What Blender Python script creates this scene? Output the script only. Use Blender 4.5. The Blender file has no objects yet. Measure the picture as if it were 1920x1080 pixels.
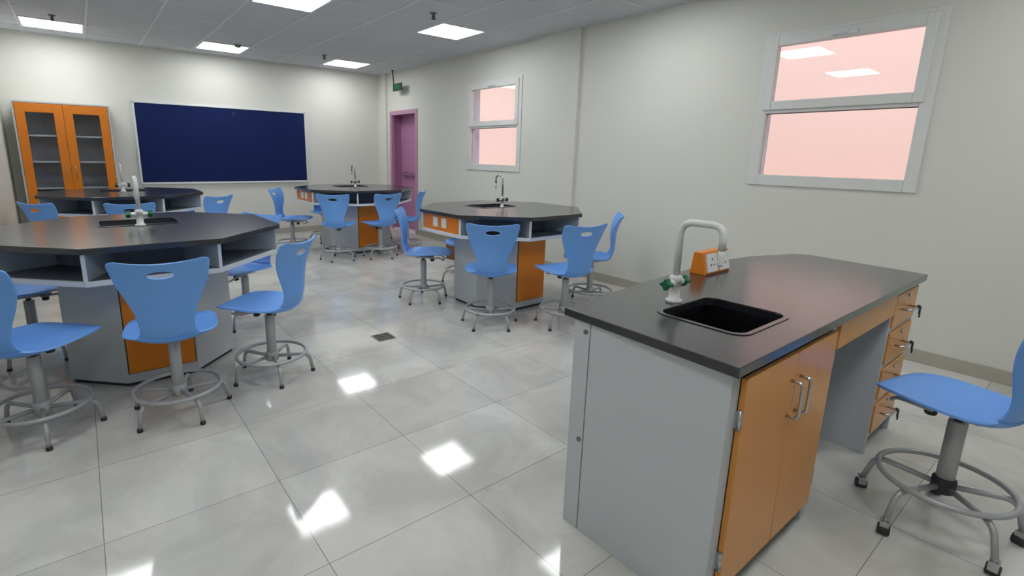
import bpy, bmesh, math, random
from mathutils import Vector, Matrix
random.seed(7)
C = bpy.context.scene.collection
PI = math.pi
R = math.radians

# ------------------------------------------------------------------ materials
def lin(c):
    c = c / 255.0
    return c / 12.92 if c <= 0.04045 else ((c + 0.055) / 1.055) ** 2.4
def rgb(r, g, b): return (lin(r), lin(g), lin(b), 1.0)

def mat(name, col, rough=0.5, metal=0.0, spec=0.5, var=0.04, scale=6.0, bump=0.0, bscale=80.0, coat=0.0):
    m = bpy.data.materials.new(name); m.use_nodes = True
    nt = m.node_tree; N = nt.nodes; L = nt.links
    b = N['Principled BSDF']
    b.inputs['Roughness'].default_value = rough
    b.inputs['Metallic'].default_value = metal
    b.inputs['Specular IOR Level'].default_value = spec
    b.inputs['Coat Weight'].default_value = coat; b.inputs['Coat Roughness'].default_value = 0.2
    tc = N.new('ShaderNodeTexCoord')
    no = N.new('ShaderNodeTexNoise'); no.inputs['Scale'].default_value = scale; no.inputs['Detail'].default_value = 4
    L.new(tc.outputs['Object'], no.inputs['Vector'])
    mx = N.new('ShaderNodeMix'); mx.data_type = 'RGBA'
    mx.inputs[6].default_value = tuple(max(0, c * (1 - var)) for c in col[:3]) + (1,)
    mx.inputs[7].default_value = tuple(min(1, c * (1 + var)) for c in col[:3]) + (1,)
    L.new(no.outputs['Fac'], mx.inputs[0]); L.new(mx.outputs[2], b.inputs['Base Color'])
    if bump:
        n2 = N.new('ShaderNodeTexNoise'); n2.inputs['Scale'].default_value = bscale; n2.inputs['Detail'].default_value = 3
        L.new(tc.outputs['Object'], n2.inputs['Vector'])
        bp = N.new('ShaderNodeBump'); bp.inputs['Strength'].default_value = bump; bp.inputs['Distance'].default_value = 0.002
        L.new(n2.outputs['Fac'], bp.inputs['Height']); L.new(bp.outputs['Normal'], b.inputs['Normal'])
    return m

def emit(name, col, s):
    m = bpy.data.materials.new(name); m.use_nodes = True
    nt = m.node_tree; nt.nodes.clear()
    e = nt.nodes.new('ShaderNodeEmission'); e.inputs[0].default_value = col; e.inputs[1].default_value = s
    o = nt.nodes.new('ShaderNodeOutputMaterial'); nt.links.new(e.outputs[0], o.inputs[0])
    return m

def glass(name, tint, refl=1.0):
    m = bpy.data.materials.new(name); m.use_nodes = True
    nt = m.node_tree; nt.nodes.clear(); N = nt.nodes; L = nt.links
    o = N.new('ShaderNodeOutputMaterial'); mx = N.new('ShaderNodeMixShader')
    t = N.new('ShaderNodeBsdfTransparent'); t.inputs[0].default_value = tint
    g = N.new('ShaderNodeBsdfGlossy'); g.inputs['Roughness'].default_value = 0.02
    lw = N.new('ShaderNodeLayerWeight'); p5 = N.new('ShaderNodeMath'); p5.operation = 'POWER'; p5.inputs[1].default_value = 5.0
    lw.inputs[0].default_value = 0.5
    ma = N.new('ShaderNodeMath'); ma.operation = 'MULTIPLY_ADD'; ma.inputs[1].default_value = 0.96; ma.inputs[2].default_value = 0.035
    L.new(lw.outputs['Facing'], p5.inputs[0]); L.new(p5.outputs[0], ma.inputs[0]); L.new(ma.outputs[0], mx.inputs[0]); L.new(t.outputs[0], mx.inputs[1]); L.new(g.outputs[0], mx.inputs[2])
    L.new(mx.outputs[0], o.inputs[0])
    return m

def floor_mat():
    m = bpy.data.materials.new('glazed_floor_tile'); m.use_nodes = True
    nt = m.node_tree; N = nt.nodes; L = nt.links; b = N['Principled BSDF']
    tc = N.new('ShaderNodeTexCoord')
    mp = N.new('ShaderNodeMapping'); mp.inputs['Location'].default_value = (-1.117 + 6.0, -2.0 + 5.53, 0)
    L.new(tc.outputs['Object'], mp.inputs['Vector'])
    br = N.new('ShaderNodeTexBrick')
    br.offset = 0.0; br.squash = 1.0
    br.inputs['Scale'].default_value = 1.0; br.inputs['Brick Width'].default_value = 0.60; br.inputs['Row Height'].default_value = 0.553
    br.inputs['Mortar Size'].default_value = 0.0016; br.inputs['Mortar Smooth'].default_value = 0.1; br.inputs['Bias'].default_value = 0.0
    br.inputs['Color1'].default_value = rgb(206, 204, 198); br.inputs['Color2'].default_value = rgb(218, 216, 210)
    br.inputs['Mortar'].default_value = rgb(146, 144, 140)
    L.new(mp.outputs[0], br.inputs['Vector'])
    no = N.new('ShaderNodeTexNoise'); no.inputs['Scale'].default_value = 2.2; no.inputs['Detail'].default_value = 7; no.inputs['Roughness'].default_value = 0.62
    no.inputs['Distortion'].default_value = 0.8
    L.new(tc.outputs['Object'], no.inputs['Vector'])
    rp = N.new('ShaderNodeValToRGB'); rp.color_ramp.elements[0].position = 0.38; rp.color_ramp.elements[0].color = (0.80, 0.80, 0.79, 1)
    rp.color_ramp.elements[1].position = 0.62; rp.color_ramp.elements[1].color = (1, 1, 1, 1)
    L.new(no.outputs['Fac'], rp.inputs[0])
    mx = N.new('ShaderNodeMix'); mx.data_type = 'RGBA'; mx.blend_type = 'MULTIPLY'; mx.inputs[0].default_value = 1.0
    L.new(br.outputs['Color'], mx.inputs[6]); L.new(rp.outputs[0], mx.inputs[7])
    L.new(mx.outputs[2], b.inputs['Base Color'])
    b.inputs['Roughness'].default_value = 0.07; b.inputs['Specular IOR Level'].default_value = 0.5
    n2 = N.new('ShaderNodeTexNoise'); n2.inputs['Scale'].default_value = 5.0; n2.inputs['Detail'].default_value = 2
    L.new(tc.outputs['Object'], n2.inputs['Vector'])
    bp = N.new('ShaderNodeBump'); bp.inputs['Strength'].default_value = 0.06; bp.inputs['Distance'].default_value = 0.006
    L.new(n2.outputs['Fac'], bp.inputs['Height']); L.new(bp.outputs['Normal'], b.inputs['Normal'])
    return m

def ceiling_mat():
    m = mat('mineral_ceiling_tile', rgb(205, 208, 212), 0.9, var=0.04, scale=3, bump=0.3, bscale=140)
    return m

M = dict(
    wall=mat('cream_wall_paint', rgb(218, 217, 209), 0.55, var=0.02, scale=1.2, bump=0.12, bscale=60, spec=0.3),
    floor=floor_mat(), ceil=ceiling_mat(),
    tbar=mat('white_ceiling_grid', rgb(222, 224, 228), 0.5, var=0.01),
    base=mat('beige_baseboard_tile', rgb(176, 170, 156), 0.3, var=0.06, scale=4),
    blue=mat('light_blue_plastic', rgb(110, 166, 240), 0.40, var=0.02, scale=3, bump=0.1, bscale=300),
    steel=mat('grey_powder_coated_steel', rgb(176, 178, 180), 0.38, metal=0.25, var=0.03),
    chrome=mat('bright_steel', rgb(190, 192, 196), 0.22, metal=0.9, var=0.02),
    rubber=mat('dark_rubber', rgb(45, 46, 50), 0.6),
    black=mat('black_worktop', rgb(40, 41, 46), 0.22, var=0.10, scale=9, spec=0.6, coat=0.4),
    sinkm=mat('black_sink', rgb(16, 16, 20), 0.35),
    lam=mat('grey_white_laminate', rgb(190, 194, 199), 0.40, var=0.015, scale=2),
    edge=mat('white_laminate_edge', rgb(216, 219, 222), 0.4, var=0.01),
    niche=mat('shaded_grey_niche_board', rgb(100, 108, 120), 0.5, var=0.02, scale=2),  # dark grey board, part of the recess shade put into its tone
    orange=mat('orange_laminate', rgb(226, 128, 20), 0.33, var=0.03, scale=2),
    lamd=mat('mid_grey_laminate', rgb(168, 175, 182), 0.45, var=0.02, scale=2),
    tan=mat('glare_paled_orange_laminate', rgb(214, 146, 70), 0.27, var=0.03, scale=2),  # orange laminate with the glare on it lightened into the colour
    white=mat('white_enamel', rgb(222, 223, 222), 0.28, var=0.01),
    plate=mat('white_socket_plastic', rgb(228, 228, 224), 0.35, var=0.01),
    green=mat('green_tap_plastic', rgb(16, 104, 66), 0.35, var=0.08, scale=30),
    dgreen=mat('dark_green_tap_plastic', rgb(22, 56, 48), 0.35, var=0.08, scale=30),
    plinth=mat('dark_plinth', rgb(44, 46, 56), 0.5),
    navy=mat('navy_felt_board', rgb(22, 36, 84), 0.85, var=0.10, scale=5, bump=0.4, bscale=400, spec=0.2),
    alu=mat('aluminium_trim', rgb(222, 226, 226), 0.35, metal=0.1, var=0.01),
    winf=mat('white_window_frame', rgb(220, 220, 217), 0.4, var=0.01),
    door=mat('mauve_door_paint', rgb(178, 124, 160), 0.42, var=0.03, scale=2),
    doorf=mat('mauve_frame_paint', rgb(186, 140, 166), 0.45, var=0.03, scale=2),
    cab=mat('light_grey_cabinet', rgb(196, 195, 194), 0.45, var=0.02, scale=2),
    cabin=mat('grey_cabinet_interior', rgb(176, 176, 180), 0.6, var=0.03, scale=2),
    drain=mat('grey_drain_metal', rgb(120, 116, 110), 0.4, metal=0.5, var=0.1, scale=40),
    hole=mat('socket_slot_black', rgb(25, 25, 25), 0.6),
    brown=mat('brown_box_board', rgb(120, 84, 48), 0.6, var=0.12, scale=12),
    signg=mat('green_sign_panel', rgb(6, 62, 42), 0.4, var=0.05, scale=20),
    signt=emit('lit_sign_lettering', rgb(70, 200, 140), 0.35),
    lamp=emit('lit_diffuser', (0.955, 0.99, 1.0, 1), 14.6),
    pink=mat('salmon_exterior_render', rgb(242, 206, 191), 0.9, var=0.03, scale=0.6, bump=0.2, bscale=40),
    ext=mat('white_exterior_render', rgb(228, 226, 236), 0.9, var=0.03, scale=2),
    yard=mat('pale_yard_paving', rgb(190, 176, 164), 0.9, var=0.05, scale=1),
    glass=glass('window_glass', (0.97, 0.97, 0.97, 1)),
    cglass=glass('cabinet_glass', (0.9, 0.91, 0.93, 1)),
)

# ------------------------------------------------------------------ mesh helpers
def box(bm, x0, x1, y0, y1, z0, z1, mi=0):
    v = [bm.verts.new((x, y, z)) for z in (z0, z1) for x, y in ((x0, y0), (x1, y0), (x1, y1), (x0, y1))]
    for q in ((3, 2, 1, 0), (4, 5, 6, 7), (0, 1, 5, 4), (1, 2, 6, 5), (2, 3, 7, 6), (3, 0, 4, 7)):
        f = bm.faces.new([v[i] for i in q]); f.material_index = mi
def prism(bm, poly, z0, z1, mi=0):
    a = [bm.verts.new((x, y, z0)) for x, y in poly]; b = [bm.verts.new((x, y, z1)) for x, y in poly]
    n = len(poly)
    bm.faces.new(a[::-1]).material_index = mi; bm.faces.new(b).material_index = mi
    for i in range(n):
        bm.faces.new((a[i], a[(i + 1) % n], b[(i + 1) % n], b[i])).material_index = mi
def ring_prism(bm, outer, inner, z0, z1):
    """slab with a hole; outer and inner polygons (ccw) joined by a fill"""
    for z, flip in ((z0, True), (z1, False)):
        o = [bm.verts.new((x, y, z)) for x, y in outer]; i = [bm.verts.new((x, y, z)) for x, y in inner]
        eo = [bm.edges.new((o[k], o[(k + 1) % len(o)])) for k in range(len(o))]
        ei = [bm.edges.new((i[k], i[(k + 1) % len(i)])) for k in range(len(i))]
        bmesh.ops.triangle_fill(bm, use_beauty=True, use_dissolve=False, edges=eo + ei, normal=(0, 0, -1 if flip else 1))
        if flip: o0, i0 = o, i
        else: o1, i1 = o, i
    for k in range(len(outer)):
        j = (k + 1) % len(outer); bm.faces.new((o0[k], o0[j], o1[j], o1[k]))
    for k in range(len(inner)):
        j = (k + 1) % len(inner); bm.faces.new((i0[j], i0[k], i1[k], i1[j]))
def tube(bm, pts, r, seg=10, closed=False, caps=True):
    pts = [Vector(p) for p in pts]; n = len(pts); rings = []
    rr = r if isinstance(r, (list, tuple)) else [r] * n
    up = None
    for i in range(n):
        a = pts[(i - 1) % n] if (closed or i > 0) else pts[i]
        b = pts[(i + 1) % n] if (closed or i < n - 1) else pts[i]
        t = (b - a).normalized()
        if up is None:
            up = t.orthogonal().normalized()
            if closed: up = Vector((0, 0, 1)) if abs(t.z) < 0.9 else Vector((1, 0, 0))
        up = (up - t * up.dot(t)).normalized(); s = t.cross(up)
        rings.append([bm.verts.new(pts[i] + (up * math.cos(2 * PI * k / seg) + s * math.sin(2 * PI * k / seg)) * rr[i]) for k in range(seg)])
    m = n if closed else n - 1
    for i in range(m):
        A = rings[i]; B = rings[(i + 1) % n]
        for k in range(seg):
            f = bm.faces.new((A[k], A[(k + 1) % seg], B[(k + 1) % seg], B[k])); f.smooth = True
    if not closed and caps:
        bm.faces.new(rings[0][::-1]); bm.faces.new(rings[-1])
def lathe(bm, prof, seg=24, cx=0, cy=0):
    """prof: list of (radius, z) from bottom to top"""
    rings = [[bm.verts.new((cx + r * math.cos(2 * PI * k / seg), cy + r * math.sin(2 * PI * k / seg), z)) for k in range(seg)] for r, z in prof]
    for A, B in zip(rings, rings[1:]):
        for k in range(seg):
            f = bm.faces.new((A[k], A[(k + 1) % seg], B[(k + 1) % seg], B[k])); f.smooth = True
    bm.faces.new(rings[0][::-1]); bm.faces.new(rings[-1])
def fillet(pts, rad, n=6):
    """round the corners of a polyline"""
    P = [Vector(p) for p in pts]; out = [P[0]]
    for a, b, c in zip(P, P[1:], P[2:]):
        d1 = (a - b).normalized(); d2 = (c - b).normalized()
        L = min(rad, (a - b).length * 0.49, (c - b).length * 0.49)
        p, q = b + d1 * L, b + d2 * L
        for k in range(n + 1):
            t = k / n; out.append(p * (1 - t) ** 2 + b * 2 * t * (1 - t) + q * t * t)
    out.append(P[-1]); return out
def rrect(x0, x1, y0, y1, r, n=5):
    out = []
    for cx, cy, a in ((x1 - r, y0 + r, -90), (x1 - r, y1 - r, 0), (x0 + r, y1 - r, 90), (x0 + r, y0 + r, 180)):
        for k in range(n + 1):
            t = R(a + 90 * k / n); out.append((cx + r * math.cos(t), cy + r * math.sin(t)))
    return out
def octa(h, cx=0, cy=0, k0=0):
    rr = h / math.cos(PI / 8)
    return [(cx + rr * math.cos(PI / 8 + k * PI / 4), cy + rr * math.sin(PI / 8 + k * PI / 4)) for k in range(8)]

def mk(fn, *a, **k):
    bm = bmesh.new(); fn(bm, *a, **k); return bm
def boxes(*bs):
    bm = bmesh.new()
    for b in bs: box(bm, *b)
    return bm
def obj(name, bm, mats, parent=None, bevel=0.0, loc=None, rot=None, smooth=False):
    bmesh.ops.recalc_face_normals(bm, faces=bm.faces[:])
    me = bpy.data.meshes.new(name); bm.to_mesh(me); bm.free()
    for m in (mats if isinstance(mats, (list, tuple)) else [mats]): me.materials.append(m)
    if smooth:
        for p in me.polygons: p.use_smooth = True
    o = bpy.data.objects.new(name, me); C.objects.link(o)
    if parent: o.parent = parent
    if loc: o.location = loc
    if rot: o.rotation_euler = rot
    if bevel:
        b = o.modifiers.new('bevel', 'BEVEL'); b.width = bevel; b.segments = 2; b.limit_method = 'ANGLE'; b.angle_limit = R(40)
    return o
def tag(o, label=None, cat=None, group=None, kind=None):
    if label: o['label'] = label
    if cat: o['category'] = cat
    if group: o['group'] = group
    if kind: o['kind'] = kind
    return o
def thing(name, label, cat, loc=(0, 0, 0), rotz=0.0, group=None):
    o = bpy.data.objects.new(name, None); C.objects.link(o); o.empty_display_size = 0.1
    o.location = loc; o.rotation_euler = (0, 0, rotz)
    return tag(o, label, cat, group)
def kids(o): return [c for c in bpy.data.objects if c.parent == o]
def copy_tree(o, parent=None):
    c = o.copy(); C.objects.link(c); c.parent = parent
    for ch in kids(o): copy_tree(ch, c)
    return c

# ------------------------------------------------------------------ the room
XL, XR, YN, YB, CH = -0.68, 4.523, -2.6, 8.81, 2.76
WT = 0.18
def struct(name, bm, m, **k): return tag(obj(name, bm, m, **k), kind='structure')

struct('floor', boxes((XL - 0.2, XR + WT, YN - 0.2, YB + 0.2, -0.1, 0)), M['floor'])
struct('ceiling', boxes((XL - 0.2, XR + WT, YN - 0.2, YB + 0.2, CH + 0.002, CH + 0.14)), M['ceil'])
TX, TY, TX0, TY0 = 0.605, 0.585, 0.24, 4.88
bm = bmesh.new()
for k in range(-1, 8):
    x = TX0 + TX * k
    if XL < x < XR: box(bm, x - 0.010, x + 0.010, YN, YB, CH - 0.003, CH + 0.004)
for k in range(-13, 7):
    y = TY0 + TY * k
    if YN < y < YB: box(bm, XL, XR, y - 0.008, y + 0.008, CH - 0.0025, CH + 0.004)
box(bm, XL, XR, YB - 0.025, YB, CH - 0.004, CH + 0.004); box(bm, XR - 0.025, XR, YN, YB, CH - 0.004, CH + 0.004)
struct('trim_1', bm, M['tbar'])
struct('wall_back', boxes((XL - 0.2, XR + WT, YB, YB + 0.2, 0, CH + 0.1)), M['wall'])
struct('wall_left', boxes((XL - 0.2, XL, YN, YB, 0, CH + 0.1)), M['wall'])
struct('wall_near', boxes((XL - 0.2, XR + WT, YN - 0.2, YN, 0, CH + 0.1)), M['wall'])
# right wall: pieces around the two window openings and the door opening (door alcove is deeper)
W1 = (4.965, 6.07, 1.185, 2.345)      # opening y0,y1,z0,z1 of the far window
W2 = (0.935, 2.02, 1.195, 2.345)      # near window
D1 = (7.53, 8.41, 0.0, 2.07)
bm = bmesh.new()
ys = [YN, W2[0], W2[1], W1[0], W1[1], D1[0], D1[1], YB + 0.2]
H2 = CH + 0.1
box(bm, XR, XR + WT, ys[0], ys[1], 0, H2)
box(bm, XR, XR + WT, ys[1], ys[2], 0, W2[2]); box(bm, XR, XR + WT, ys[1], ys[2], W2[3], H2)
box(bm, XR, XR + WT, ys[2], ys[3], 0, H2)
box(bm, XR, XR + WT, ys[3], ys[4], 0, W1[2]); box(bm, XR, XR + WT, ys[3], ys[4], W1[3], H2)
box(bm, XR, XR + WT, ys[4], ys[5], 0, H2)
box(bm, XR, XR + WT, ys[5], ys[6], D1[3], H2)
box(bm, XR, XR + WT, ys[6], ys[7], 0, H2)
# shallow pilasters on the same wall
box(bm, XR - 0.035, XR, 4.0, 4.74, 0, CH); box(bm, XR - 0.045, XR, 8.53, YB, 0, CH)
struct('wall_right', bm, M['wall'])
# exterior white reveal lining of the openings
for nm, w in (('trim_2', W1), ('trim_3', W2)):
    e = 0.012; x0, x1 = XR + 0.075, XR + WT + 0.012
    struct(nm, boxes((x0, x1, w[0], w[0] + e, w[2], w[3]), (x0, x1, w[1] - e, w[1], w[2], w[3]),
                     (x0, x1, w[0], w[1], w[2], w[2] + e), (x0, x1, w[0], w[1], w[3] - e, w[3])), M['ext'])
bh, bt = 0.092, 0.012
struct('baseboard_back', boxes((XL, XR - 0.045, YB - bt, YB, 0, bh)), M['base'], bevel=0.002)
struct('baseboard_left', boxes((XL, XL + bt, YN, YB - bt, 0, bh)), M['base'], bevel=0.002)
struct('baseboard_right', boxes((XR - bt, XR, YN, 4.0, 0, bh), (XR - 0.035 - bt, XR - 0.035, 4.0 - bt, 4.74 + bt, 0, bh), (XR - bt, XR, 4.74, D1[0] - 0.06, 0, bh)), M['base'], bevel=0.002)

# windows
def window(name, w, tilt=0.0):
    e = bpy.data.objects.new(name, None); C.objects.link(e); tag(e, kind='structure'); e.location = (XR, (w[0] + w[1]) / 2, w[2])
    hw = (w[1] - w[0]) / 2; h = w[3] - w[2]
    zm0, zm1 = 0.555, 0.600               # mullion
    f = bmesh.new(); a, b = -0.014, 0.075
    def frame(bm, y0, y1, z0, z1, t, tb, tt, a, b):
        box(bm, a, b, y0, y0 + t, z0, z1); box(bm, a, b, y1 - t, y1, z0, z1)
        box(bm, a, b, y0 + t, y1 - t, z0, z0 + tb); box(bm, a, b, y0 + t, y1 - t, z1 - tt, z1)
    frame(f, -hw - 0.022, hw + 0.022, -0.022, h + 0.022, 0.075, 0.085, 0.05, a, 0.0)   # flange over the wall
    frame(f, -hw, hw, 0, h, 0.05, 0.06, 0.03, 0.0, b)
    box(f, a, b, -hw + 0.0535, hw - 0.0535, zm0, zm1)
    obj('window_frame', f, M['winf'], e, bevel=0.004)
    s = bmesh.new(); frame(s, -hw + 0.028, hw - 0.028, zm1 - 0.02, h - 0.008, 0.062, 0.068, 0.075, -0.030, 0.03)
    so = obj('sash_frame', s, M['winf'], e, bevel=0.005)
    hb = bmesh.new(); box(hb, -0.042, -0.028, -0.075, 0.075, h - 0.070, h - 0.040); box(hb, -0.055, -0.040, -0.02, 0.085, h - 0.062, h - 0.048)
    obj('sash_handle', hb, M['alu'], so, bevel=0.004)
    g1 = obj('lower_pane', boxes((-0.003, 0.003, -hw + 0.045, hw - 0.045, -(zm0 - 0.055) / 2, (zm0 - 0.055) / 2)), M['glass'], e, loc=(0.04, 0, (zm0 + 0.055) / 2))
    g2 = obj('upper_pane', boxes((-0.003, 0.003, -hw + 0.085, hw - 0.085, -(h - 0.07 - zm1 - 0.04) / 2, (h - 0.07 - zm1 - 0.04) / 2)), M['glass'], e, loc=(0.0, 0, (h - 0.07 + zm1 + 0.04) / 2), rot=(0, tilt, 0))
    gk = bmesh.new(); frame(gk, -hw + 0.044, hw - 0.044, 0.054, zm0 + 0.001, 0.006, 0.006, 0.006, 0.028, 0.034)
    obj('glazing_gasket', gk, M['rubber'], e)
window('window_1', W1); window('window_2', W2, R(0.6))

# door: mauve steel door set in an alcove
e = bpy.data.objects.new('door_1', None); C.objects.link(e); tag(e, kind='structure'); e.location = (XR, (D1[0] + D1[1]) / 2, 0)
hw = (D1[1] - D1[0]) / 2; dh = D1[3]; dep = 0.19
f = bmesh.new()
for y0, y1, z0, z1 in ((-hw - 0.035, -hw + 0.035, 0, dh + 0.035), (hw - 0.035, hw + 0.035, 0, dh + 0.035), (-hw + 0.035, hw - 0.035, dh - 0.035, dh + 0.035)):
    box(f, -0.014, 0.05, y0, y1, z0, z1)
obj('door_frame', f, M['doorf'], e, bevel=0.004)
obj('door_jamb', boxes((0.05, dep + 0.06, -hw + 0.001, -hw + 0.012, 0, dh - 0.001), (0.05, dep + 0.06, hw - 0.012, hw - 0.001, 0, dh - 0.001), (0.05, dep + 0.06, -hw + 0.012, hw - 0.012, dh - 0.012, dh - 0.001)), M['door'], e)
lf = obj('door_leaf', boxes((dep, dep + 0.05, -hw + 0.015, hw - 0.015, 0.034, dh - 0.015)), M['door'], e, bevel=0.003)
pb = bmesh.new(); box(pb, dep - 0.06, dep - 0.02, -hw + 0.06, hw - 0.14, 0.985, 1.04)
box(pb, dep - 0.045, dep, -hw + 0.06, -hw + 0.13, 0.97, 1.055); box(pb, dep - 0.045, dep, hw - 0.21, hw - 0.14, 0.97, 1.055)
obj('push_bar', pb, mat('mauve_grey_bar', rgb(150, 112, 138), 0.4, metal=0.3), lf, bevel=0.004)
obj('under_door_light', boxes((-0.0, dep + 0.30, -hw, hw, 0.0, 0.018)), mat('pale_door_light', rgb(232, 220, 220), 0.3, var=0.05), e, bevel=0.003)  # pale pinkish slab painted as the light showing under the leaf
struct('trim_4', boxes((XR + dep + 0.25, XR + dep + 0.28, 7.3, 8.7, 0, 2.4)), M['wall'])   # corridor wall seen as a bright gap under the leaf

# ------------------------------------------------------------------ outside
struct('ground_outside', boxes((XR + WT, 16, -6, 30, -0.35, -0.15)), M['yard'])
o = obj('neighbouring_building', boxes((8.6, 9.2, -6, 26, -0.15, 6.0)), M['pink'])
tag(o, 'salmon pink building wall standing outside, seen through both windows', 'building')

# ------------------------------------------------------------------ ceiling lights, sprinklers
def ceiling_light(x, y, label):
    t = thing('ceiling_light', label, 'ceiling light', (x, y, CH), 0, 'square ceiling light panels')
    hx, hy = TX / 2 - 0.012, TY / 2 - 0.010
    f = bmesh.new(); w = 0.012
    box(f, -hx, hx, -hy, -hy + w, -0.007, 0.003); box(f, -hx, hx, hy - w, hy, -0.007, 0.003)
    box(f, -hx, -hx + w, -hy + w, hy - w, -0.007, 0.003); box(f, hx - w, hx, -hy + w, hy - w, -0.007, 0.003)
    obj('frame', f, M['tbar'], t)
    obj('diffuser', boxes((-hx + w, hx - w, -hy + w, hy - w, -0.004, 0.002)), M['lamp'], t)
    return t
LX = [TX0 - TX / 2, TX0 + 2.5 * TX, TX0 + 5.5 * TX]
LY = [TY0 + 5.5 * TY, TY0 + 0.5 * TY, TY0 - 3.5 * TY, TY0 - 8.5 * TY]
LLAB = [['square lit ceiling panel above the orange glazed cabinet', 'square lit ceiling panel above the navy notice board', 'square lit ceiling panel nearest the green exit sign'],
        ['square lit ceiling panel above the nearest left table, outside the photo', 'square lit ceiling panel cut by the top edge of the photo', 'square lit ceiling panel above the table in front of the small far window'],
        ['square lit ceiling panel mirrored lower in the near window', 'square lit ceiling panel mirrored at the upper left of the near window', 'square lit ceiling panel directly above the demonstration bench'],
        ['square lit ceiling panel behind the photographer by the left wall', 'square lit ceiling panel behind the photographer in the middle', 'square lit ceiling panel behind the photographer by the window wall']]
for j, y in enumerate(LY):
    for i, x in enumerate(LX): ceiling_light(x, y, LLAB[j][i])
def sprinkler(x, y, label):
    t = thing('sprinkler', label, 'sprinkler', (x, y, CH), 0, 'ceiling sprinklers')
    obj('escutcheon', mk(lathe, [(0.008, -0.014), (0.030, -0.008), (0.034, 0.0)], 16), M['drain'], t)
    b = bmesh.new(); lathe(b, [(0.007, -0.05), (0.007, -0.014)], 10); tube(b, [(-0.007, 0, -0.016), (-0.016, 0, -0.032), (-0.004, 0, -0.052)], 0.003, 6); tube(b, [(0.007, 0, -0.016), (0.016, 0, -0.032), (0.004, 0, -0.052)], 0.003, 6)
    obj('head', b, M['rubber'], t)
    obj('deflector', mk(lathe, [(0.024, -0.056), (0.024, -0.053)], 16), M['rubber'], t)
sprinkler(3.0, 4.65, 'dark sprinkler head on the ceiling beside the panel over the right middle table')
sprinkler(3.02, 7.62, 'dark sprinkler head on the ceiling nearest the exit sign')
sprinkler(-0.05, 7.53, 'dark sprinkler head on the ceiling in front of the panel over the cabinet')
t = thing('smoke_detector', 'small round smoke detector on the ceiling in front of the panel over the notice board', 'smoke detector', (1.86, 7.70, CH))
obj('mounting_plate', mk(lathe, [(0.052, -0.012), (0.052, 0.0)], 20), M['tbar'], t)
obj('sensor_dome', mk(lathe, [(0.015, -0.046), (0.034, -0.040), (0.044, -0.026), (0.046, -0.012)], 20), M['drain'], t)

# ------------------------------------------------------------------ exit sign
t = thing('exit_sign', 'small green exit sign hanging from the ceiling above the mauve door', 'sign', (4.40, 7.94, 2.408))
obj('sign_panel', boxes((-0.012, 0.012, -0.14, 0.14, 0.0, 0.122)), M['signg'], t, bevel=0.003)
cu = bpy.data.curves.new('exit_lettering', 'FONT'); cu.body = 'EXIT'; cu.size = 0.078; cu.align_x = 'CENTER'; cu.align_y = 'CENTER'; cu.extrude = 0.0015; cu.offset = 0.0015
tmp = bpy.data.objects.new('tmp', cu); C.objects.link(tmp); bpy.context.view_layer.update()
me = bpy.data.meshes.new_from_object(tmp); bpy.data.objects.remove(tmp); me.materials.append(M['signt'])
lo = bpy.data.objects.new('lettering', me); C.objects.link(lo); lo.parent = t; lo.location = (-0.0135, 0, 0.060); lo.rotation_euler = (R(90), 0, R(-90))
b = bmesh.new(); tube(b, [(0, 0.125, 0.118), (0, 0.165, CH - 2.408 - 0.012)], 0.009, 8)
obj('hanging_rod', b, M['rubber'], t)
obj('ceiling_rose', mk(lathe, [(0.022, CH - 2.408 - 0.014), (0.022, CH - 2.408 - 0.003)], 14, 0, 0.165), M['rubber'], t)

# ------------------------------------------------------------------ notice board
t = thing('notice_board', 'large navy blue notice board with thin silver frame on the far wall', 'board', (1.89, YB - 0.001, 0.86))
bw = 1.215; hb_ = 1.16
obj('felt_panel', boxes((-bw + 0.018, bw - 0.018, -0.022, 0.0, 0.018, hb_ - 0.018)), M['navy'], t)
f = bmesh.new()
box(f, -bw, bw, -0.032, 0, 0, 0.028); box(f, -bw, bw, -0.032, 0, hb_ - 0.022, hb_); box(f, -bw, -bw + 0.026, -0.032, 0, 0.028, hb_ - 0.022); box(f, bw - 0.022, bw, -0.032, 0, 0.028, hb_ - 0.022)
obj('frame', f, M['alu'], t, bevel=0.003)
for sx in (-1, 1):
    for z in (0.0, hb_ - 0.03):
        obj('corner_cap', boxes((sx * (bw - 0.015) - 0.018, sx * (bw - 0.015) + 0.018, -0.036, 0, z - 0.003, z + 0.033)), M['cab'], t, bevel=0.004)
obj('hanging_hook', boxes((0.085, 0.105, -0.030, -0.020, hb_ - 0.13, hb_ - 0.07)), M['plinth'], t, bevel=0.002)

# ------------------------------------------------------------------ glazed cabinet
cw, cd, chh = 0.96, 0.40, 1.905
t = thing('glazed_cabinet', 'tall grey cabinet with two orange framed glass doors against the far wall', 'cabinet', (-0.565 + cw / 2, YB - cd - 0.005, 0))
f = bmesh.new(); h = cw / 2
box(f, -h, -h + 0.02, 0, cd, 0, chh); box(f, h - 0.02, h, 0, cd, 0, chh); box(f, -h + 0.02, h - 0.02, 0, cd, chh - 0.02, chh); box(f, -h + 0.02, h - 0.02, 0, cd, 0.06, 0.08)
obj('carcass', f, M['cab'], t, bevel=0.002)
obj('back_panel', boxes((-h + 0.02, h - 0.02, cd - 0.012, cd - 0.004, 0.08, chh - 0.02)), M['cabin'], t)
obj('plinth', boxes((-h + 0.02, h - 0.02, 0.03, 0.05, 0.0, 0.06)), M['plinth'], t)
for z in (0.84, 1.17, 1.49): obj('shelf', boxes((-h + 0.021, h - 0.021, 0.03, cd - 0.013, z, z + 0.02)), M['edge'], t)
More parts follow.
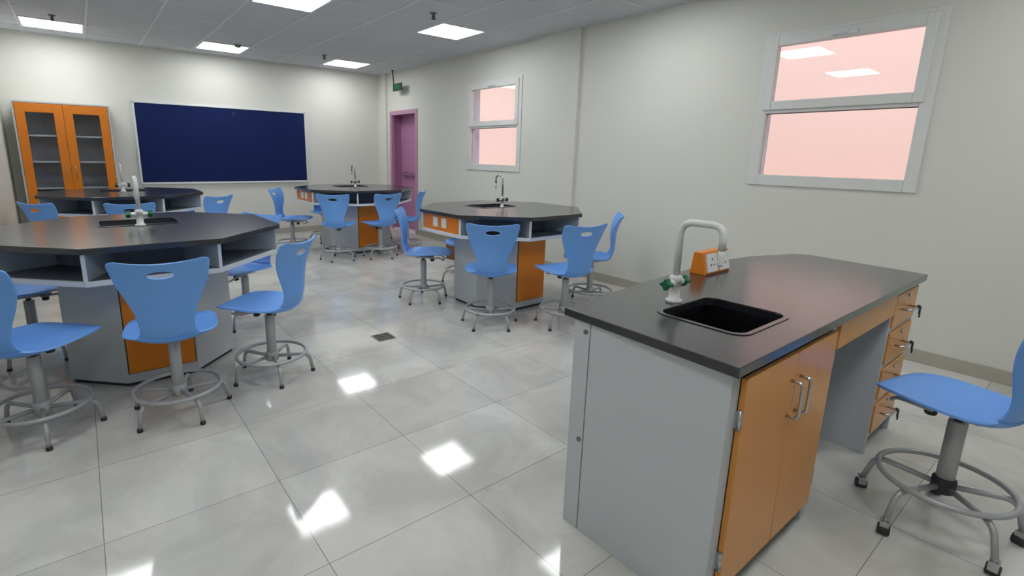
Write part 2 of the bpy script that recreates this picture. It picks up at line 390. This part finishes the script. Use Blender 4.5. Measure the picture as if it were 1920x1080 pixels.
for s in (-1, 1):
    x0, x1 = (-h + 0.024, -0.002) if s < 0 else (0.002, h - 0.024)
    z0, z1 = 0.09, chh - 0.024; f = bmesh.new(); st = 0.092
    box(f, x0, x0 + st, -0.002, 0.018, z0, z1); box(f, x1 - st, x1, -0.002, 0.018, z0, z1)
    box(f, x0 + st, x1 - st, -0.002, 0.018, z1 - 0.105, z1); box(f, x0 + st, x1 - st, -0.002, 0.018, z0, 0.74)
    d = obj('door', f, M['orange'], t, bevel=0.002)
    obj('glass_pane', boxes((x0 + st - 0.004, x1 - st + 0.004, 0.006, 0.010, 0.736, z1 - 0.101)), M['cglass'], d)
    hx = x1 - 0.045 if s < 0 else x0 + 0.045
    b = bmesh.new(); tube(b, fillet([(hx, 0.0, 1.00), (hx, -0.03, 1.00), (hx, -0.03, 1.12), (hx, 0.0, 1.12)], 0.012), 0.005, 8)
    obj('handle', b, M['chrome'], d)
    if s > 0:
        b = bmesh.new(); lathe(b, [(0.009, 0), (0.009, 0.012)], 14); bmesh.ops.rotate(b, verts=b.verts[:], cent=(0, 0, 0), matrix=Matrix.Rotation(R(90), 3, 'X'))
        bmesh.ops.translate(b, verts=b.verts[:], vec=(hx - 0.01, 0.0, 0.965)); obj('lock', b, M['chrome'], d)

# ------------------------------------------------------------------ floor drain
t = thing('floor_drain', 'small square metal drain cover set in the tiled floor', 'drain', (1.68, 3.30, 0))
f = bmesh.new(); q = 0.072
box(f, -q, q, -q, -q + 0.012, 0, 0.004); box(f, -q, q, q - 0.012, q, 0, 0.004); box(f, -q, -q + 0.012, -q + 0.012, q - 0.012, 0, 0.004); box(f, q - 0.012, q, -q + 0.012, q - 0.012, 0, 0.004)
obj('rim', f, M['drain'], t)
f = bmesh.new(); box(f, -q + 0.012, q - 0.012, -q + 0.012, q - 0.012, 0.0, 0.0012, 1)
for k in range(3):
    tube(f, [((0.016 + 0.016 * k) * math.cos(a * PI / 12), (0.016 + 0.016 * k) * math.sin(a * PI / 12), 0.0018) for a in range(24)], 0.004, 6, closed=True)
obj('grate', f, [M['drain'], M['plinth']], t)

# ------------------------------------------------------------------ taps
def add_tap(parent, base, ang, hgt, reach, green, heavy, paint):
    """swan neck lab tap with two side valves; spout points along ang"""
    x, y, z = base
    fa = bmesh.new(); k = 1.0 if heavy else 0.85
    lathe(fa, [(0.030 * k, 0), (0.030 * k, 0.010), (0.020 * k, 0.016), (0.019 * k, 0.075), (0.023 * k, 0.078), (0.023 * k, 0.100), (0.014 * k, 0.104)], 20)
    d = Vector((math.cos(ang), math.sin(ang), 0)); s = Vector((-d.y, d.x, 0))
    tube(fa, [s * -0.055 + Vector((0, 0, 0.075)), s * -0.03 + Vector((0, 0, 0.075)), s * 0.03 + Vector((0, 0, 0.075)), s * 0.055 + Vector((0, 0, 0.075))], [0.010 * k, 0.014 * k, 0.014 * k, 0.010 * k], 12)
    o = obj('tap', fa, paint, parent, loc=(x, y, z))
    sp = bmesh.new(); r = 0.0125 if heavy else 0.009
    top = Vector((0, 0, hgt)); bend = 0.05 if heavy else 0.06
    pts = fillet([Vector((0, 0, 0.095)), top, top + d * reach, d * reach + Vector((0, 0, hgt - (0.085 if heavy else 0.075)))], bend, 8)
    tube(sp, pts, r, 14)
    e = pts[-1]
    nz = [(r * 0.9, e.z - 0.055), (r * 0.55, e.z - 0.055), (r * 0.9, e.z - 0.047), (r * 0.6, e.z - 0.042), (r * 0.95, e.z - 0.034), (r * 0.65, e.z - 0.029), (r * 1.0, e.z - 0.021), (r * 0.8, e.z - 0.016), (r * 1.0, e.z)]
    lathe(sp, [(a * (1 if heavy else 0.8), b) for a, b in nz[1:]], 12, e.x, e.y)
    obj('spout', sp, paint, o)
    for q in (-1, 1):
        b = bmesh.new()
        # four winged knob, axis along s
        n = 24; prof = []
        for i in range(n):
            a = 2 * PI * i / n; rr = 0.023 * k * (0.80 + 0.20 * math.cos(4 * a)); prof.append((rr * math.cos(a), rr * math.sin(a)))
        prism(b, prof, 0.0, 0.026 * k)
        bmesh.ops.rotate(b, verts=b.verts[:], cent=(0, 0, 0), matrix=Vector((0, 0, 1)).rotation_difference(s * q).to_matrix())
        bmesh.ops.translate(b, verts=b.verts[:], vec=s * q * 0.046 + Vector((0, 0, 0.075)))
        obj('tap_handle', b, green, o, bevel=0.003)
    return o

# ------------------------------------------------------------------ octagonal lab tables
TH = 0.885
def make_table():
    t = thing('laboratory_table', '-', 'table')
    ho = 0.765; ht = 0.032
    so = (-0.21, 0.23, 0.035, 0.355)                         # sink cut-out
    obj('tabletop', mk(ring_prism, octa(ho), rrect(*so, 0.04), TH - ht, TH), M['black'], t, bevel=0.003)
    zb = 0.685; hi = ho - 0.025
    obj('shelf_board', mk(prism, octa(hi), zb, zb + 0.028), M['edge'], t, bevel=0.002)
    obj('shelf_shade_plate', mk(prism, octa(hi - 0.012), zb + 0.028, zb + 0.030), M['niche'], t)  # added dark plate on the shelf, carries part of the niche shade
    ci = 0.43                                                # inner core closing the niches
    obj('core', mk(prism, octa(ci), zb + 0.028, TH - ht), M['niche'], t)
    po, pi_ = octa(hi - 0.002), octa(ci)
    for k in range(8):
        a = Vector(po[k]); b = Vector(pi_[k]); d = (a - b).normalized(); s = Vector((-d.y, d.x)) * 0.0095
        f = bmesh.new(); a2 = a - d * 0.004; prism(f, [tuple(b + s), tuple(b - s), tuple(a2 - s), tuple(a2 + s)], zb + 0.030, TH - ht)
        dv = obj('divider', f, M['lamd'], t)
        f = bmesh.new(); prism(f, [tuple(a2 + s), tuple(a2 - s), tuple(a - s), tuple(a + s)], zb + 0.028, TH - ht)
        obj('edge_strip', f, M['edge'], dv)
    # orange socket panel on the left face (-x) with two white plates
    y1 = hi * math.tan(PI / 8) - 0.012
    pn = obj('socket_panel', boxes((-hi + 0.012, -hi + 0.03, -y1, y1, zb + 0.030, TH - ht - 0.002)), M['orange'], t)
    for yc in (-0.055, 0.085):
        f = bmesh.new(); box(f, -hi + 0.002, -hi + 0.0125, yc - 0.037, yc + 0.037, 0.745, 0.830)
        for dy, dz in ((0, 0.022), (-0.014, -0.012), (0.014, -0.012)): box(f, -hi + 0.001, -hi + 0.004, yc + dy - 0.004, yc + dy + 0.004, 0.787 + dz - 0.003, 0.787 + dz + 0.003, 1)
        obj('socket_plate', f, [M['plate'], M['plate']], pn, bevel=0.002)
    # base cabinet
    hb = 0.445
    obj('base_cabinet', mk(prism, octa(hb), 0.024, zb), M['lam'], t, bevel=0.002)
    obj('plinth', mk(prism, octa(hb - 0.015), 0.0, 0.024), M['plinth'], t)
    wf = hb * math.tan(PI / 8)
    d = obj('door', boxes((-wf + 0.014, wf - 0.014, -hb - 0.012, -hb, 0.085, zb - 0.02)), M['orange'], t, bevel=0.002)
    obj('door_gap', boxes((-wf + 0.008, wf - 0.008, -hb - 0.0015, -hb + 0.001, 0.079, zb - 0.014)), M['plinth'], t)
    # sink: rim and basin
    b = bmesh.new(); outer = rrect(so[0] - 0.012, so[1] + 0.012, so[2] - 0.012, so[3] + 0.012, 0.05); inner = rrect(*so, 0.04)
    ring_prism(b, outer, rrect(so[0] + 0.004, so[1] - 0.004, so[2] + 0.004, so[3] - 0.004, 0.038), TH, TH + 0.004)
    sk = obj('sink_rim', b, M['black'], t, bevel=0.0015)
    b = bmesh.new(); g = 0.006
    x0, x1, y0, yy = so[0] - g, so[1] + g, so[2] - g, so[3] + g; zd = TH - 0.15
    for q in ((x0, x0 + g, y0, yy), (x1 - g, x1, y0, yy), (x0 + g, x1 - g, y0, y0 + g), (x0 + g, x1 - g, yy - g, yy)): box(b, *q, zd, TH - ht)
    box(b, x0, x1, y0, yy, zd - 0.006, zd)
    obj('basin', b, M['sinkm'], t)
    return t

TABLES = [(0.265, 3.835, 1.0, 'nearest black topped octagonal lab table at the left, green handled tap on top', 'green'),
          (3.135, 3.655, 0.955, 'octagonal lab table below the far window, two white sockets in its bright orange panel', 'dark'),
          (0.362, 7.00, 0.98, 'octagonal lab table at the far left, standing before the glazed orange cabinet', 'dark'),
          (3.125, 6.92, 1.01, 'octagonal lab table farthest back, beside the mauve door', 'dark')]
proto = make_table()
for i, (x, y, s, lab, g) in enumerate(TABLES):
    o = proto if i == 0 else copy_tree(proto)
    o.location = (x, y, 0); o.scale = (s, s, 1); o['label'] = lab; o['group'] = 'octagonal lab tables'
    TABLES[i] = TABLES[i] + (o,)
for x, y, s, lab, g, o in TABLES:
    add_tap(o, (0, 0, TH), R(90), 0.30, 0.105, M['green'] if g == 'green' else M['dgreen'], x < 2, M['white'] if x < 2 else M['chrome'])

# ------------------------------------------------------------------ stools
def interp(tab, t):
    for (a, *u), (b, *v) in zip(tab, tab[1:]):
        if t <= b:
            k = (t - a) / (b - a); return [p + (q - p) * k for p, q in zip(u, v)]
    return list(tab[-1][1:])
def catmull(P, n):
    out = []
    for i in range(len(P) - 1):
        p0 = P[max(i - 1, 0)]; p1 = P[i]; p2 = P[i + 1]; p3 = P[min(i + 2, len(P) - 1)]
        for k in range(n):
            t = k / n
            out.append(tuple(0.5 * (2 * b + (c - a) * t + (2 * a - 5 * b + 4 * c - d) * t * t + (3 * b - a - 3 * c + d) * t ** 3) for a, b, c, d in zip(p0, p1, p2, p3)))
    out.append(P[-1]); return out
# centre line of the one piece shell: x forward, z up, half width, dish (edge offset along the surface normal)
SHELL = [(0.262, 0.454, 0.060, -0.004), (0.257, 0.463, 0.120, -0.002), (0.236, 0.468, 0.154, 0.002), (0.19, 0.467, 0.183, 0.010), (0.12, 0.458, 0.202, 0.022), (0.04, 0.444, 0.208, 0.034),
         (-0.04, 0.434, 0.206, 0.042), (-0.10, 0.432, 0.192, 0.044), (-0.145, 0.442, 0.152, 0.036), (-0.180, 0.470, 0.124, 0.028), (-0.199, 0.514, 0.116, 0.026),
         (-0.206, 0.566, 0.120, 0.028), (-0.207, 0.622, 0.136, 0.033), (-0.211, 0.683, 0.163, 0.039), (-0.222, 0.741, 0.188, 0.042), (-0.238, 0.791, 0.201, 0.042),
         (-0.255, 0.826, 0.206, 0.041), (-0.264, 0.842, 0.200, 0.040), (-0.269, 0.850, 0.176, 0.038)]
PTS = catmull(SHELL, 5)
NSEAT = 9 * 5 - 1        # row where the seat ends and the backrest starts
def shell_point(i, u):
    i = max(0.0, min(i, len(PTS) - 1.001)); k = int(i); f = i - k
    a = [p + (q - p) * f for p, q in zip(PTS[k], PTS[k + 1])]
    dx = PTS[k + 1][0] - PTS[k][0]; dz = PTS[k + 1][1] - PTS[k][1]; L = math.hypot(dx, dz) or 1
    n = (dz / L, -dx / L)          # normal towards the sitter
    y = a[2] * u; off = a[3] * u * u
    # gentle thickness at the centre of the top edge
    return Vector((a[0] + n[0] * off, y, a[1] + n[1] * off))
def shell_mesh(i0, i1, hole):
    NU = 28; bm = bmesh.new(); grid = []
    rows = list(range(i0, i1 + 1)); vp = {}
    for i in rows:
        row = []
        for j in range(NU + 1):
            v = bm.verts.new((0, 0, 0)); vp[v] = [float(i), -1 + 2 * j / NU]; row.append(v)
        grid.append(row)
    def ell(v):                     # in metres round the hand hole
        i, u = vp[v]; p = shell_point(i, u); c = (0.793, 0.0)
        return ((p.z - c[0]) / 0.0185, p.y / 0.056)
    for a, b in zip(grid, grid[1:]):
        for j in range(NU):
            q = (a[j], a[j + 1], b[j + 1], b[j])
            if hole:
                e = [ell(v) for v in q]; cz = sum(x for x, _ in e) / 4; cy = sum(y for _, y in e) / 4
                if cz * cz + cy * cy < 1.0: continue
            f = bm.faces.new(q); f.smooth = True
    if hole:
        for v in bm.verts:
            if v.is_boundary:
                a, b = ell(v); d = math.hypot(a, b)
                if d < 1.9 and 0 < vp[v][0] < len(PTS) - 2:
                    i, u = vp[v]
                    tz = 0.793 + a / d * 0.0185; ty = b / d * 0.056
                    for _ in range(12):     # walk to the target height
                        p = shell_point(i, u); i += (tz - p.z) / max(1e-4, shell_point(i + 0.5, u).z - shell_point(i - 0.5, u).z)
                        u *= 1.0 if abs(p.y) < 1e-5 else 1.0
                        w = shell_point(i, 1).y; u = ty / w
                    vp[v] = [i, u]
    for v, (i, u) in vp.items(): v.co = shell_point(i, u)
    for v in [v for v in bm.verts if not v.link_faces]: bm.verts.remove(v)
    return bm
def thick(bm, th, open_row_z=None):
    bmesh.ops.recalc_face_normals(bm, faces=bm.faces[:])
    bmesh.ops.solidify(bm, geom=bm.faces[:], thickness=th)
    return bm

def make_stool(castors=False):
    t = thing('lab_stool', '-', 'stool')
    lift = 0.050 if castors else 0.0
    seat = thick(shell_mesh(0, NSEAT, False), 0.009); back = thick(shell_mesh(NSEAT, len(PTS) - 1, True), 0.009)
    for b in (seat, back):
        bmesh.ops.translate(b, verts=b.verts[:], vec=(0, 0, lift))
        if castors: bmesh.ops.scale(b, verts=b.verts[:], vec=(0.88, 0.92, 1.0))     # the castor stool has a slightly smaller shell
    for nm, b in (('seat', seat), ('backrest', back)):
        o = obj(nm, b, M['blue'], t, smooth=True, bevel=0.0028)
        o.modifiers['bevel'].angle_limit = R(55)
    # bracket with lever below the seat
    b = bmesh.new(); z = 0.424 + lift
    box(b, -0.07, 0.10, -0.045, 0.045, z - 0.012, z)
    tube(b, fillet([(0.05, -0.075, z - 0.004), (0.17, -0.075, z - 0.004), (0.195, -0.06, z - 0.03), (0.195, 0.06, z - 0.03), (0.17, 0.075, z - 0.004), (0.05, 0.075, z - 0.004)], 0.03, 4), 0.007, 8)
    obj('seat_bracket', b, M['steel'], t)
    obj('tilt_knob', mk(lathe, [(0.016, z - 0.05), (0.020, z - 0.045), (0.020, z - 0.018), (0.012, z - 0.010)], 14, 0.085, 0.0), M['rubber'], t)
    obj('gas_piston', mk(lathe, [(0.014, 0.35 + lift), (0.014, z - 0.011)], 16), M['rubber'], t)
    obj('pole', mk(lathe, [(0.022, 0.095 + lift), (0.0285, 0.10 + lift), (0.0285, 0.386 + lift), (0.025, 0.390 + lift)], 20), M['steel'], t)
    zr = 0.128 + lift
    obj('hub', mk(lathe, [(0.030, zr - 0.035), (0.037, zr - 0.030), (0.037, zr + 0.022), (0.028, zr + 0.028)], 20), M['plinth'] if castors else M['steel'], t)
    RR = 0.200
    obj('foot_ring', mk(tube, [(RR * math.cos(2 * PI * k / 48), RR * math.sin(2 * PI * k / 48), zr + 0.012) for k in range(48)], 0.0105, 10, True), M['steel'], t)
    for k in range(5):
        a = 2 * PI * k / 5; c, s = math.cos(a), math.sin(a); fr = 0.250 if castors else 0.236; foot = 0.052 if castors else 0.010
        pr = fillet([(0.034, zr - 0.006), (0.20, zr - 0.012), (0.222, zr - 0.02), (fr, foot)], 0.03, 5) if False else None
        pts = fillet([Vector((0.03 * c, 0.03 * s, zr - 0.008)), Vector((0.218 * c, 0.218 * s, zr - 0.008)), Vector((fr * c, fr * s, foot))], 0.045, 6)
        b = bmesh.new(); tube(b, pts, 0.0105, 10)
        lg = obj('leg', b, M['steel'], t)
        if castors:
            w = bmesh.new(); cx, cy = fr * c, fr * s
            box(w, -0.014, 0.014, -0.020, 0.016, 0.022, 0.056)
            lathe(w, [(0.009, 0.05), (0.009, 0.066)], 10)
            wh = bmesh.new(); lathe(wh, [(0.018, -0.019), (0.0205, -0.016), (0.0205, 0.016), (0.018, 0.019)], 18)
            bmesh.ops.rotate(wh, verts=wh.verts[:], cent=(0, 0, 0), matrix=Matrix.Rotation(R(90), 3, 'Y'))
            bmesh.ops.translate(wh, verts=wh.verts[:], vec=(0, -0.006, 0.0205))
            rot = Matrix.Rotation(a * 2.3 + 0.6, 3, 'Z')
            for q in (w, wh):
                bmesh.ops.rotate(q, verts=q.verts[:], cent=(0, 0, 0), matrix=rot); bmesh.ops.translate(q, verts=q.verts[:], vec=(cx, cy, 0))
            obj('castor_fork', w, M['chrome'], lg, bevel=0.002); obj('castor_wheel', wh, M['rubber'], lg)
        else:
            obj('foot_cap', mk(lathe, [(0.0125, 0.0), (0.0135, 0.004), (0.0125, 0.018)], 12, fr * c, fr * s), M['rubber'], lg)
    return t
# x, y, facing angle, angle of one foot, label
STOOLS = [
 (-0.278, 3.078, 45, -85, 'light blue stool cut by the left edge of the photo, at the nearest left table'),
 (0.283, 2.918, 79, -146, 'light blue stool seen from behind, before the orange door of the nearest left table'),
 (0.815, 3.105, 133, -167, 'light blue stool in side view by the floor drain, facing the nearest left table'),
 (0.94, 4.22, 212, 160, 'light blue stool mostly hidden behind the right end of the nearest left table'),
 (-0.36, 4.27, 10, -50, 'light blue stool seat pushed under the left end of the nearest left table'),
 (-0.195, 6.28, 41, 10, 'light blue stool back at the far left, in front of the orange cabinet'),
 (0.375, 5.965, 79, 20, 'light blue stool back centred before the far left table, behind the green handled tap'),
 (1.09, 6.53, 124, 0, 'light blue stool right of the far left table, below the notice board'),
 (0.915, 7.475, 225, 30, 'light blue stool behind the far left table, a blue sliver below its shelf'),
 (2.483, 4.02, -38, 134, 'light blue stool in side view left of the right middle table, beside its white sockets'),
 (2.548, 3.085, 52, 126, 'light blue stool seen from behind in front of the right middle table'),
 (3.06, 2.735, 78, -164, 'light blue stool between the right middle table and the bench, seen half from behind'),
 (3.72, 3.02, 131, 10, 'light blue stool in side view nearest the bare right wall'),
 (3.22, 4.365, -125, 150, 'light blue stool behind the base of the right middle table, seat edge and ring showing'),
 (2.26, 7.13, -40, 10, 'light blue stool under the right end of the notice board, facing the farthest table'),
 (2.93, 7.645, -95, 160, 'light blue stool on the far side of the farthest table, below its socket panel'),
 (2.555, 6.22, 54, 153, 'left one of two light blue stools seen from behind before the farthest table'),
 (3.085, 6.085, 94, -150, 'right one of two light blue stools seen from behind before the farthest table'),
 (3.60, 6.27, 137, 20, 'light blue stool in front of the mauve door, facing left'),
 (3.70, 7.37, 215, 0, 'light blue stool behind the right end of the farthest table, ring and legs showing'),
]
proto = make_stool()
for i, (x, y, f, leg, lab) in enumerate(STOOLS):
    o = proto if i == 0 else copy_tree(proto)
    o.location = (x, y, 0); o.rotation_euler = (0, 0, R(f)); o['label'] = lab; o['group'] = 'light blue lab stools round the tables'
    for c in kids(o):        # the base turns freely below the seat
        if c.name.split('.')[0] in ('leg', 'foot_ring', 'hub', 'pole'): c.rotation_euler = (0, 0, R(leg - f))
        elif i in (8, 13): c.location.z = -0.020      # gas lift run down
        else: c.location.z = 0.0
ts = make_stool(True)
ts.location = (2.470, 0.243, 0); ts.rotation_euler = (0, 0, R(77))
ts['label'] = 'light blue stool on castors at the right edge, behind the demonstration bench'
for c in kids(ts):
    if c.name.split('.')[0] in ('leg', 'foot_ring', 'hub', 'pole'): c.rotation_euler = (0, 0, R(82.7 - 77))

# ------------------------------------------------------------------ demonstration bench
t = thing('demonstration_bench', 'black topped demonstration bench with sink, orange doors and four drawers in the foreground', 'bench', (0, 0, 0))
BZ = 0.84; bt_ = 0.030
top = [(1.289, 0.541), (3.225, 0.541), (3.268, 0.86), (3.298, 1.085), (3.250, 1.15), (2.93, 1.262), (2.75, 1.285), (2.318, 1.274), (1.88, 1.236), (1.317, 1.176)]
SK = (1.545, 1.895, 0.657, 0.951)
obj('worktop', mk(ring_prism, top, rrect(*SK, 0.045), BZ - bt_, BZ), M['black'], t, bevel=0.003)
b = bmesh.new(); ring_prism(b, rrect(SK[0] - 0.014, SK[1] + 0.014, SK[2] - 0.014, SK[3] + 0.014, 0.055), rrect(SK[0] + 0.003, SK[1] - 0.003, SK[2] + 0.003, SK[3] - 0.003, 0.043), BZ, BZ + 0.003)
obj('sink_rim', b, M['black'], t, bevel=0.001)
b = bmesh.new(); g = 0.006; x0, x1, y0, y1 = SK[0] - g, SK[1] + g, SK[2] - g, SK[3] + g; zd = BZ - 0.20
for q in ((x0, x0 + g, y0, y1), (x1 - g, x1, y0, y1), (x0 + g, x1 - g, y0, y0 + g), (x0 + g, x1 - g, y1 - g, y1)): box(b, *q, zd, BZ - bt_)
box(b, x0, x1, y0, y1, zd - 0.006, zd)
obj('basin', b, M['sinkm'], t)
zt = BZ - bt_
fy = 0.568
# sink cabinet (left) x 1.32..2.10
X0, X1, YK = 1.322, 2.105, 1.128
b = bmesh.new()
box(b, X0, X0 + 0.018, fy, 1.055, 0.0, zt); box(b, X1 - 0.045, X1, fy, YK, 0.0, zt); box(b, X0 + 0.018, X1 - 0.045, YK - 0.018, YK, 0.0, zt)
box(b, X0 + 0.018, X1 - 0.045, fy, YK - 0.018, 0.06, 0.085)
box(b, X0 + 0.018, X0 + 0.05, fy, fy + 0.03, 0.085, zt); box(b, X0 + 0.018, X1 - 0.045, fy, fy + 0.03, 0.785, zt)
obj('sink_cabinet', b, M['lam'], t, bevel=0.002)
obj('cabinet_plinth', boxes((X0 + 0.018, X1 - 0.045, fy + 0.04, fy + 0.06, 0, 0.06)), M['plinth'], t)
sp = obj('service_panel', boxes((X0 + 0.001, X0 + 0.017, 1.060, YK, 0.0, zt)), M['lam'], t, bevel=0.002)
for z in (0.775, 0.365):
    b = bmesh.new(); lathe(b, [(0.008, 0), (0.008, 0.006)], 12); bmesh.ops.rotate(b, verts=b.verts[:], cent=(0, 0, 0), matrix=Matrix.Rotation(R(-90), 3, 'Y'))
    bmesh.ops.translate(b, verts=b.verts[:], vec=(X0 + 0.001, 1.075, z)); obj('panel_lock', b, M['drain'], sp)
for a, c, hs in ((1.372, 1.718, 1), (1.722, 2.058, -1)):
    d = obj('door', boxes((a, c, fy - 0.019, fy - 0.001, 0.092, 0.782)), M['tan'], t, bevel=0.0025)
    hx = c - 0.030 if hs > 0 else a + 0.030
    b = bmesh.new(); tube(b, fillet([(hx, fy - 0.019, 0.575), (hx, fy - 0.052, 0.575), (hx, fy - 0.052, 0.695), (hx, fy - 0.019, 0.695)], 0.022, 6), 0.0055, 10)
    obj('handle', b, M['chrome'], d)
    ex = a - 0.004 if hs > 0 else c + 0.004
    for z in (0.20, 0.66):
        b = bmesh.new(); tube(b, [(ex, fy - 0.012, z - 0.03), (ex, fy - 0.012, z + 0.03)], 0.007, 10); box(b, ex - 0.004, ex + 0.004, fy - 0.010, fy, z - 0.028, z + 0.028)
        obj('hinge', b, M['chrome'], d)
# apron over the knee hole
PX0, PX1, PY1 = 2.815, 3.215, 1.08
obj('apron', boxes((X1 + 0.002, PX0 - 0.002, fy - 0.012, fy + 0.006, 0.700, zt - 0.004)), M['tan'], t, bevel=0.002)
obj('modesty_panel', boxes((X1, PX0, YK - 0.03, YK - 0.012, 0.18, zt)), M['lam'], t)
# drawer pedestal
b = bmesh.new()
box(b, PX0, PX0 + 0.018, fy, PY1, 0.0, zt); box(b, PX1 - 0.018, PX1, fy, PY1, 0.0, zt); box(b, PX0 + 0.018, PX1 - 0.018, PY1 - 0.018, PY1, 0, zt)
dz = [0.092, 0.265, 0.442, 0.620, 0.800]
for z in dz: box(b, PX0 + 0.018, PX1 - 0.018, fy, fy + 0.30, z - 0.012, z + 0.010 if z < 0.79 else zt)
obj('pedestal', b, M['lam'], t, bevel=0.002)
obj('pedestal_plinth', boxes((PX0 + 0.018, PX1 - 0.018, fy + 0.05, fy + 0.07, 0, 0.08)), M['lam'], t)
for k in range(4):
    z0, z1 = dz[k] + 0.012, dz[k + 1] - 0.014
    d = obj('drawer', boxes((PX0 + 0.022, PX1 - 0.022, fy - 0.008, fy + 0.012, z0, z1)), M['tan'], t, bevel=0.0025)
    xc = (PX0 + PX1) / 2; zc = (z0 + z1) / 2 - 0.005
    b = bmesh.new(); tube(b, fillet([(xc - 0.055, fy - 0.008, zc), (xc - 0.055, fy - 0.042, zc), (xc + 0.055, fy - 0.042, zc), (xc + 0.055, fy - 0.008, zc)], 0.02, 5), 0.0055, 10)
    obj('handle', b, M['chrome'], d)
    b = bmesh.new(); lathe(b, [(0.009, 0), (0.009, 0.006)], 14); bmesh.ops.rotate(b, verts=b.verts[:], cent=(0, 0, 0), matrix=Matrix.Rotation(R(90), 3, 'X'))
    bmesh.ops.translate(b, verts=b.verts[:], vec=(xc + 0.02, fy - 0.008, z1 - 0.024)); obj('lock', b, M['chrome'], d)
    if k != 99:
        b = bmesh.new(); kx = xc + 0.050; box(b, kx - 0.0015, kx + 0.0015, fy - 0.050, fy - 0.038, zc - 0.004, zc + 0.012)
        box(b, kx - 0.010, kx + 0.010, fy - 0.054, fy - 0.048, zc - 0.030, zc + 0.006); box(b, kx - 0.004, kx + 0.004, fy - 0.056, fy - 0.050, zc - 0.048, zc - 0.028)
        obj('key', b, M['rubber'], d, bevel=0.002)
add_tap(t, (1.716, 0.990, BZ), R(-90), 0.305, 0.158, M['green'], True, M['white'])
# sloping orange socket box
b = bmesh.new(); sx0, sx1, sy0, sy1 = 2.235, 2.475, 1.150, 1.225; sh = 0.105
vv = [b.verts.new(p) for p in ((sx0, sy0, BZ), (sx1, sy0, BZ), (sx1, sy1, BZ), (sx0, sy1, BZ), (sx0, sy0 + 0.022, BZ + sh), (sx1, sy0 + 0.022, BZ + sh), (sx1, sy1 - 0.012, BZ + sh), (sx0, sy1 - 0.012, BZ + sh))]
for q in ((3, 2, 1, 0), (4, 5, 6, 7), (0, 1, 5, 4), (1, 2, 6, 5), (2, 3, 7, 6), (3, 0, 4, 7)): b.faces.new([vv[i] for i in q])
sb = obj('socket_box', b, M['orange'], t, bevel=0.003)
tl = math.atan2(0.022, sh)
for xc in (sx0 + 0.068, sx1 - 0.062):
    b = bmesh.new(); box(b, -0.046, 0.046, -0.008, 0.0, -0.043, 0.043)
    for dx, dz_, w, h in ((0, 0.016, 0.003, 0.006), (-0.013, -0.010, 0.005, 0.003), (0.013, -0.010, 0.005, 0.003)): box(b, dx - w, dx + w, -0.0088, -0.007, dz_ - h, dz_ + h, 1)
    box(b, 0.022, 0.032, -0.011, -0.008, 0.018, 0.034, 0)
    obj('socket_plate', b, [M['plate'], M['hole']], sb, loc=(xc, sy0 + 0.022 * 0.5, BZ + sh * 0.5), rot=(-tl, 0, 0))

# ------------------------------------------------------------------ small brown box behind the right middle table
t = thing('brown_box', 'small brown box on the floor behind the base of the right middle table', 'box', (3.93, 5.42, 0), R(8))
obj('box_body', boxes((-0.15, 0.15, -0.12, 0.12, 0.0, 0.20)), M['brown'], t, bevel=0.004)
obj('lid', boxes((-0.155, 0.155, -0.125, 0.125, 0.20, 0.225)), M['brown'], t, bevel=0.004)

# ------------------------------------------------------------------ light, sky, camera
w = bpy.data.worlds.new('sky'); bpy.context.scene.world = w; w.use_nodes = True
nt = w.node_tree; bg = nt.nodes['Background']
sky = nt.nodes.new('ShaderNodeTexSky'); sky.sky_type = 'HOSEK_WILKIE' if False else 'NISHITA'
sky.sun_disc = False; sky.sun_elevation = R(50); sky.sun_rotation = R(250)
nt.links.new(sky.outputs[0], bg.inputs[0]); bg.inputs[1].default_value = 0.24
sd = bpy.data.lights.new('sun', 'SUN'); sd.energy = 2.4; sd.angle = R(1.0); sd.color = (1.0, 0.95, 0.88)
so = bpy.data.objects.new('sun', sd); C.objects.link(so)
so.rotation_euler = Vector((0.62, 0.18, -0.76)).to_track_quat('-Z', 'Y').to_euler()

cam = bpy.data.cameras.new('camera'); co = bpy.data.objects.new('camera', cam); C.objects.link(co)
yaw, pitch, roll = 0.6646, -0.2132, 0.0205
cy, sy = math.cos(yaw), math.sin(yaw)
fw = Vector((sy * math.cos(pitch), cy * math.cos(pitch), math.sin(pitch))); rt = Vector((cy, -sy, 0)); up = rt.cross(fw)
r_ = rt * math.cos(roll) + up * math.sin(roll); u_ = -rt * math.sin(roll) + up * math.cos(roll)
co.matrix_world = Matrix(((r_.x, u_.x, -fw.x, 0), (r_.y, u_.y, -fw.y, 0), (r_.z, u_.z, -fw.z, 1.365), (0, 0, 0, 1)))
cam.sensor_width = 36; cam.lens = 945.37 / 1920 * 36; cam.shift_x = 62.8 / 1920; cam.shift_y = -43.5 / 1920
cam.clip_start = 0.05
sc = bpy.context.scene; sc.camera = co
sc.view_settings.view_transform = 'Standard'; sc.view_settings.look = 'None'; sc.view_settings.gamma = 1.0; sc.view_settings.use_curve_mapping = False
sc.view_settings.exposure = 0.0
